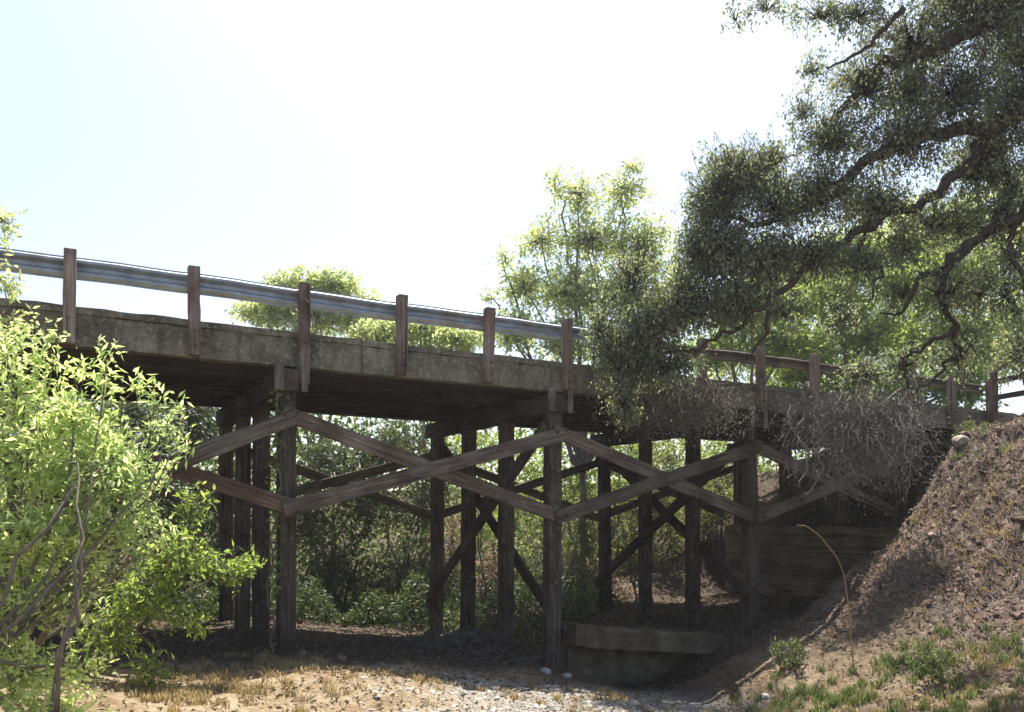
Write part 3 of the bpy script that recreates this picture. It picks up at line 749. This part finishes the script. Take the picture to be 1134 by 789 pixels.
bank_tree('round_tree', 'lower bright green treetop just behind the guardrail, between the rounded one and the pale tree', 'tree', 470, 560, 30,
    [cl(420, 370, 30, 40, 24, 1800), cl(465, 365, 30, 44, 26, 2200), cl(510, 375, 30, 38, 22, 1500), cl(470, 400, 30, 60, 30, 2000)],
    M['pale_leaf'], GT, L=.18, Wd=.09, trunk_r=.13, lpt=8, twl=.5)
rt = [('low pale green hedge-like tree just behind the right end of the bridge', 1010, 27, [(940, 425, 40, 24), (1000, 430, 44, 26), (1060, 430, 44, 28), (880, 415, 40, 20)]),
      ('pale green tree filling the gap under the oak crown just above the bridge rail', 900, 33, [(860, 330, 60, 50), (930, 300, 60, 50), (900, 390, 60, 36), (990, 370, 60, 46), (820, 400, 50, 30)]),
      ('pale green tree behind the far right oak limbs, tallest of those on the far bank', 1080, 34, [(1050, 300, 56, 60), (1110, 240, 50, 50), (1060, 390, 60, 40), (1120, 370, 50, 50), (1000, 260, 50, 50)]),
      ('yellow-green tree seen through the oak just right of the dark lobe', 820, 26, [(830, 350, 44, 40), (790, 390, 36, 26), (870, 380, 40, 30), (850, 290, 30, 30)]),
      ('yellow-green tree seen behind the middle of the oak crown', 940, 27, [(920, 330, 44, 44), (960, 370, 40, 36), (900, 390, 40, 24), (950, 280, 36, 30), (990, 320, 30, 30)]),
      ('yellow-green tree seen below the right-hand oak limbs', 1050, 28, [(1040, 310, 40, 44), (1010, 380, 36, 30), (1070, 370, 40, 36), (1060, 250, 34, 30), (1090, 300, 24, 30)]),
      ('bluish green tree at the far right edge behind the fence', 1150, 30, [(1120, 350, 26, 30), (1150, 280, 44, 50), (1160, 380, 44, 30), (1110, 395, 30, 20)])]
for lb, px, Y, cs in rt:
    bank_tree('bank_tree', lb, 'tree', px, 480, Y, [cl(a, b, Y, c * 1.1, d * 1.1, int(c * d * 1.05)) for a, b, c, d in cs] , M['pale_leaf' if (px > 1100 or Y > 32) else 'bright_leaf'], GT,
              L=.17, Wd=.09, trunk_r=.14, lpt=7, twl=.6, thin=1.15)
GS = 'shrubs of the creek thicket behind the bridge'
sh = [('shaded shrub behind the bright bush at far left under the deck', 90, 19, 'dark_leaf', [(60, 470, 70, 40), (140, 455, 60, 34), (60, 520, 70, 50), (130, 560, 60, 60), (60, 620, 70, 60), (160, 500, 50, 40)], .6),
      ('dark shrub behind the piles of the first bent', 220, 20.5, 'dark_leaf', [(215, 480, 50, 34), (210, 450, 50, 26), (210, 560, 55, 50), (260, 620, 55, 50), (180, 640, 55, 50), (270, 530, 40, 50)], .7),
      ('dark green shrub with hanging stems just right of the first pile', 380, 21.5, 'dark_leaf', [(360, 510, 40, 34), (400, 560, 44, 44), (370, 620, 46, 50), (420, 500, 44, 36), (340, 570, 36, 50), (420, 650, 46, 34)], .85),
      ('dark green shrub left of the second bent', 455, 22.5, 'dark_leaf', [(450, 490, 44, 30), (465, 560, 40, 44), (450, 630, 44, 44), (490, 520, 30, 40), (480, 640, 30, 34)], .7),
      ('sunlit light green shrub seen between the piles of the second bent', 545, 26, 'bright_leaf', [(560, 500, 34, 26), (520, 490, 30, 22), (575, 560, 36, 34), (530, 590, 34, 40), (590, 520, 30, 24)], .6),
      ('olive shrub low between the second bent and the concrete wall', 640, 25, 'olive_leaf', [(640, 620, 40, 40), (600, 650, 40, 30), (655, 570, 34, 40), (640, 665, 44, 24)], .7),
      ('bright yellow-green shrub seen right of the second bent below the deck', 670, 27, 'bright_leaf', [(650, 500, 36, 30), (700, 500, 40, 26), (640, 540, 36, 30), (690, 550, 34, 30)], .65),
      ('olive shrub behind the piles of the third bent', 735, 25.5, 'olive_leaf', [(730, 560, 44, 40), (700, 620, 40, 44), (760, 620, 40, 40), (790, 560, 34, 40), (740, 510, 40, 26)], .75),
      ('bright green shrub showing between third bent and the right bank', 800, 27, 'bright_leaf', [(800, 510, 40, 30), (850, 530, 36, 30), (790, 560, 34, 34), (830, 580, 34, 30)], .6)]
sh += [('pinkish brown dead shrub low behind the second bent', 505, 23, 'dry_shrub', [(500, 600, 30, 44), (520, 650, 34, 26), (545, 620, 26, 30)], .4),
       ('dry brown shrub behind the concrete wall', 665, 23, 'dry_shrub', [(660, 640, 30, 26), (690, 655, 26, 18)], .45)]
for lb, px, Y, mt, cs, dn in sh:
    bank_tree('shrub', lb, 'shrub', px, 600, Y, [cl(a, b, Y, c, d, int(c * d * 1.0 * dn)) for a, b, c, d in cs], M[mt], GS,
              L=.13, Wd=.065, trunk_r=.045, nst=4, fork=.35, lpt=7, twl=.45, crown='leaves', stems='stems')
# dense far thicket that closes the view up the creek: one mass nobody could count
LVs = []; n = 70000
px_ = rng.uniform(-150, 1000, n); Yt = rng.uniform(27, 36, n)
top = 415 + 20 * np.sin(px_ / 37) + 14 * np.sin(px_ / 13 + 1)
py_ = top + rng.uniform(0, 1, n) ** .8 * (690 - top)
P = np.array([at(a, b, c) for a, b, c in zip(px_, py_, Yt)])
V, T = leaf_arrays(P, unit(rng.normal(0, 1, (n, 3)) + [0, 0, -.2]), .22, .13)
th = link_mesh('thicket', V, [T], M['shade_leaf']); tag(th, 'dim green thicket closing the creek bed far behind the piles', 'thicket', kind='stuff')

# low undergrowth along the foot of the thicket
n = 85000
px_ = rng.uniform(60, 820, n); Yt = rng.uniform(15.5, 25, n); X_ = (px_ - 567) / F_PX * Yt
k_, w_ = kw(X_, Yt); ok = (w_ > 5.15) & (w_ < 9.5) & (k_ < 8.2); X_, Yt = X_[ok], Yt[ok]
hz = (.75 + .35 * np.sin(X_ * 2.1) + .25 * np.sin(X_ * 5.3 + Yt)) * rng.uniform(0, 1, len(X_))
V, T = leaf_arrays(np.stack([X_, Yt, gz(X_, Yt) + hz], 1), unit(rng.normal(0, 1, (len(X_), 3)) + [0, 0, .3]), .13, .06)
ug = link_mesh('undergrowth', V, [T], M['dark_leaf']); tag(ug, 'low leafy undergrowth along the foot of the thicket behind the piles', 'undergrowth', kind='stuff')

# slender bare stems standing in the thicket
for i in range(14):
    x0 = rng.uniform(340, 760); Y = rng.uniform(20.5, 23.5); a = at(x0, 690, Y); a[2] = float(gz(a[0], a[1])) - .1
    b = at(x0 + rng.normal(0, 22), rng.uniform(470, 540), Y + rng.normal(0, .5)); mb = MB()
    W_ = wiggle([a, (a + b) / 2 + rng.normal(0, .12, 3), b], 6, .08); mb.tube(W_, np.linspace(.028, .01, len(W_)), 5)
    o = mb.build('bare_stem', M['palebark'], smooth=True, loc=a)
    tag(o, 'slender bare stem standing in the thicket behind the bridge', 'stem', 'bare stems in the thicket')

# vine on the first pile
mb = MB(); n = 260; P = []
base = B(1.85, .0, 0)
zs = rng.uniform(.9, 3.9, n); P = np.stack([np.full(n, base[0]) - .12 + rng.normal(0, .05, n), np.full(n, base[1]) - .03 + rng.normal(0, .08, n), zs], 1)
V, T = leaf_arrays(P, unit(rng.normal(0, .6, (n, 3)) + [-.4, -.4, -.5]), .09, .06)
vr = empty('vine', (base[0] - .1, base[1], .0), 'thin leafy vine climbing the front pile of the first bent', 'vine')
st = MB(); W_ = wiggle([[base[0] - .15, base[1] - .1, 0.0], [base[0] - .17, base[1] - .12, 1.5], [base[0] - .12, base[1] - .1, 2.6], [base[0] - .16, base[1] - .12, 3.9]], 6, .06)
st.tube(W_, np.linspace(.018, .008, len(W_)), 5); st.build('stem', M['twig'], vr); link_mesh('leaves', V, [T], M['bright_leaf'], vr)

# ------------------------------------------------------------------ ground cover
def rock(mb, c, r, squash=.6):
    u = unit(np.array([[0, 0, 1], [1, 0, 0], [0, 1, 0], [-1, 0, 0], [0, -1, 0], [0, 0, -1], [1, 1, 1], [-1, 1, 1], [-1, -1, 1], [1, -1, 1], [1, 1, -1], [-1, 1, -1], [-1, -1, -1], [1, -1, -1]], float))
    F_ = []
    for (a, b, t_, s) in ((1, 2, 6, 0), (2, 3, 7, 0), (3, 4, 8, 0), (4, 1, 9, 0)):
        F_ += [(t_, 0, a), (t_, a, b), (t_, b, 0)]
    for (a, b, t_) in ((1, 2, 10), (2, 3, 11), (3, 4, 12), (4, 1, 13)):
        F_ += [(t_, 5, b), (t_, b, a), (t_, a, 5)]
    V = u * (1 + rng.normal(0, .12, (14, 1))) * r * np.array([rng.uniform(.8, 1.3), rng.uniform(.8, 1.2), squash]); an = rng.uniform(0, 6.28)
    ca_, sa_ = math.cos(an), math.sin(an); V = V @ np.array([[ca_, -sa_, 0], [sa_, ca_, 0], [0, 0, 1]]) + c
    mb.add(V, None, F_)
mb = MB()
for i in range(9000):
    px, Y = rng.uniform(395, 800), rng.uniform(8.3, 12.6)
    x = (px - 567) / F_PX * Y; kq, wq = kw(x, Y)
    if rng.uniform() > np.clip(1.25 - abs(px - 590) / 190, .05, 1): continue
    r = .008 + .010 * rng.exponential(.9); r = min(r, .055)
    rock(mb, np.array([x, Y, float(gz(x, Y)) - r * .1]), r)
tag(mb.build('gravel', M['stone']), 'pale gravel strewn over the creek bed in front of the bridge', 'gravel', kind='stuff')
def stone(px, Y, r, label, group=None):
    x = (px - 567) / F_PX * Y; mb = MB(); rock(mb, np.array([x, Y, float(gz(x, Y)) + r * .05]), r, .75)
    o = mb.build('stone', M['stone'], smooth=False, loc=(x, Y, float(gz(x, Y))))
    b = o.modifiers.new('sub', 'SUBSURF'); b.levels = 1; b.render_levels = 1
    tag(o, label, 'stone', group)
stone(604, 14.0, .15, 'pale stone at the left foot of the tall middle pile', None)
stone(628, 13.9, .10, 'smaller stone at the right foot of the tall middle pile', None)
stone(1066, 17.6, .24, 'pale rock high on the right bank just below the bridge end', None)
stone(845, 12.8, .12, 'small stone at the left edge of the sunlit right bank', None)
stone(700, 11.5, .13, 'largest stone at the right end of the gravel patch', None)

# leaf litter
def scatter(n, xr, yr, test, L, Wd, up=.1):
    x = rng.uniform(*xr, n); y = rng.uniform(*yr, n); k, w = kw(x, y); keep = test(x, y, k, w) > rng.uniform(0, 1, n); x, y = x[keep], y[keep]
    P = np.stack([x, y, gz(x, y) + .012 + rng.uniform(0, .03, len(x))], 1)
    D = unit(rng.normal(0, 1, (len(x), 3)) * [1, 1, .35] + [0, 0, up]); return leaf_arrays(P, D, L, Wd)
V, T = scatter(60000, (-7, 12), (7.5, 24), lambda x, y, k, w: np.where(k > 7.4, 1, .38) * np.where(w > 4.4, .06, 1), .07, .035)
tag(link_mesh('leaf_litter', V, [T], M['dry_leaf']), 'dry brown leaf litter covering the creek bed and the right bank', 'leaf litter', kind='stuff')
mb = MB()
for i in range(950):
    x, y = (rng.uniform(-4, 11), rng.uniform(9, 20)) if i < 650 else (rng.normal(-.5, .8), rng.normal(15.4, .7)); k, w = kw(x, y)
    if k < 7.2 and not (3.2 < k < 6.6 and -.5 < w < 4): continue
    a = np.array([x, y, float(gz(x, y)) + .02]); d = unit(rng.normal(0, 1, 3) * [1, 1, .3]); l = rng.uniform(.15, .7)
    mb.tube(wiggle([a, a + d * l * .5 + [0, 0, .03], a + d * l], 3, .1), rng.uniform(.004, .012), 4)
for i in range(420):                      # fine roots trailing down the cut face
    k = rng.uniform(8.6, 11.4); w = rng.uniform(-5.5, -.5); P_ = []
    for q_ in range(6):
        p = B(k - q_ * .06, w + q_ * rng.normal(0, .05), 0); P_.append([p[0], p[1], float(gz(p[0], p[1])) + .02 + (.05 if q_ in (2, 3) else 0)])
    mb.tube(wiggle(P_, 2, .05), rng.uniform(.003, .009), 4)
tag(mb.build('sticks', M['twig']), 'fallen sticks strewn over the right bank and under the middle of the bridge', 'sticks', kind='stuff')

def grass(name, label, mat, n, place, h, wd=.008):
    x, y = place(n); k, w = kw(x, y); n = len(x)
    b = np.stack([x, y, gz(x, y) - .01], 1); lean = rng.normal(0, .35, (n, 2)); hh = h * rng.uniform(.4, 1.2, n)
    an = rng.uniform(0, 6.28, n); s = np.stack([np.cos(an), np.sin(an), 0 * an], 1) * wd
    m1 = b + np.stack([lean[:, 0] * hh * .35, lean[:, 1] * hh * .35, hh * .6], 1); tp = b + np.stack([lean[:, 0] * hh, lean[:, 1] * hh, hh * .95], 1)
    V = np.stack([b - s, b + s, m1 + s * .7, m1 - s * .7, tp], 1).reshape(-1, 3); i = np.arange(n)[:, None] * 5
    o = link_mesh(name, V, [i + np.array([[0, 1, 2, 3]]), i + np.array([[3, 2, 4]])], mat)
    tag(o, label, 'grass', kind='stuff')
def tufts(spots):
    def f(n):
        X, Y_ = [], []
        for (px, py_r, Y0, sp, wt) in spots:
            m_ = int(n * wt); cx = (px - 567) / F_PX * Y0
            nt2 = max(2, m_ // 30); tx = rng.normal(cx, sp, nt2); ty = rng.normal(Y0, sp, nt2); i = rng.integers(0, nt2, m_)
            X.append(tx[i] + rng.normal(0, .045, m_)); Y_.append(ty[i] + rng.normal(0, .045, m_))
        return np.concatenate(X), np.concatenate(Y_)
    return f
grass('grass', 'green grass tufts on the sunlit foot of the right bank', M['grass'], 7000,
      tufts([(950, 0, 9.2, .35, .16), (1040, 0, 10.5, .45, .2), (1010, 0, 12.5, .35, .14), (870, 0, 12.5, .4, .16), (930, 0, 12.0, .3, .1), (1090, 0, 12, .5, .12), (1080, 0, 17.5, .35, .06), (1000, 0, 9, .5, .1)]), .17)
grass('dry_grass', 'dry straw-coloured grass around the gravel and the foot of the right bank', M['straw'], 14000,
      tufts([(250, 0, 9.5, .7, .14), (400, 0, 11, .6, .14), (300, 0, 11.8, .5, .08), (850, 0, 11.5, .6, .16), (980, 0, 10.5, .9, .18), (1100, 0, 11.5, .7, .12), (1060, 0, 16, .7, .10), (1110, 0, 14.5, .7, .12), (640, 0, 11.5, .7, .08), (200, 0, 8.8, .4, .08)]), .10)
# arching dry stalk
a = at(945, 690, 13.0); a[2] = float(gz(a[0], a[1])) - .05
mb = MB(); W_ = wiggle([a, at(935, 640, 13.0), at(915, 602, 13.0), at(895, 584, 13.0), at(882, 582, 13.0)], 6, .01); mb.tube(W_, np.linspace(.012, .004, len(W_)), 5)
tag(mb.build('dry_stalk', M['straw'], loc=a), 'single pale dry stalk arching over the foot of the right bank', 'stalk')
# clods and lumps of earth on the cut bank
mb = MB()
for i in range(1700):
    k = 7.6 + 4.0 * rng.uniform() ** .75; w = rng.uniform(-7, -.4); p = B(k, w, 0); r_ = min(.014 + .016 * rng.exponential(1), .10)
    rock(mb, np.array([p[0], p[1], float(gz(p[0], p[1])) + r_ * .15]), r_, .75)
tag(mb.build('earth_clods', M['clod']), 'red-brown clods of crumbled earth covering the steep right bank', 'clods', kind='stuff')
# small weeds on the bank
for lb, px, Y, s in (('low green weed left of the arching stalk, half in shade', 872, 13.6, 22), ('leafy green weed in the middle of the right bank foot', 1030, 11.6, 30), ('small green weed near the bottom edge right of centre', 955, 9.4, 26), ('green weed on the bank top beside the bridge end', 1075, 18.6, 18)):
    x = (px - 567) / F_PX * Y; g = float(gz(x, Y)); sc = s * Y / F_PX
    plant('weed', lb, 'weed', (x, Y, g), [(np.array([x, Y, g + sc * .8]), (sc, sc, sc * .8), 380)], M['grass'], M['palebark'], L=.09, Wd=.035, trunk_r=.012, lpt=6, twl=.15,
          group='weeds on the right bank', crown='leaves', stems='stems', nst=3)

# ------------------------------------------------------------------ thin haze volume added to give a veil of lens glare
hx, hy0, hy1, z0, z1 = 330, -330, 330, -8, 32
mb = MB(); mb.hexa([(-hx, hy0, z0), (hx, hy0, z0), (hx, hy1, z0), (-hx, hy1, z0), (-hx, hy0, z1), (hx, hy0, z1), (hx, hy1, z1), (-hx, hy1, z1)])
m = bpy.data.materials.new('glare_volume'); m.use_nodes = True; t = m.node_tree; t.nodes.clear()
out = t.nodes.new("ShaderNodeOutputMaterial"); pv = t.nodes.new("ShaderNodeVolumePrincipled")
pv.inputs['Color'].default_value = (.93, .95, 1, 1); pv.inputs['Density'].default_value = .0006; pv.inputs['Anisotropy'].default_value = .3
t.links.new(pv.outputs[0], out.inputs['Volume'])
hz_ = mb.build('glare_haze', m); tag(hz_, 'thin added haze standing in for lens glare over the creek', 'glare_haze', kind='stuff')
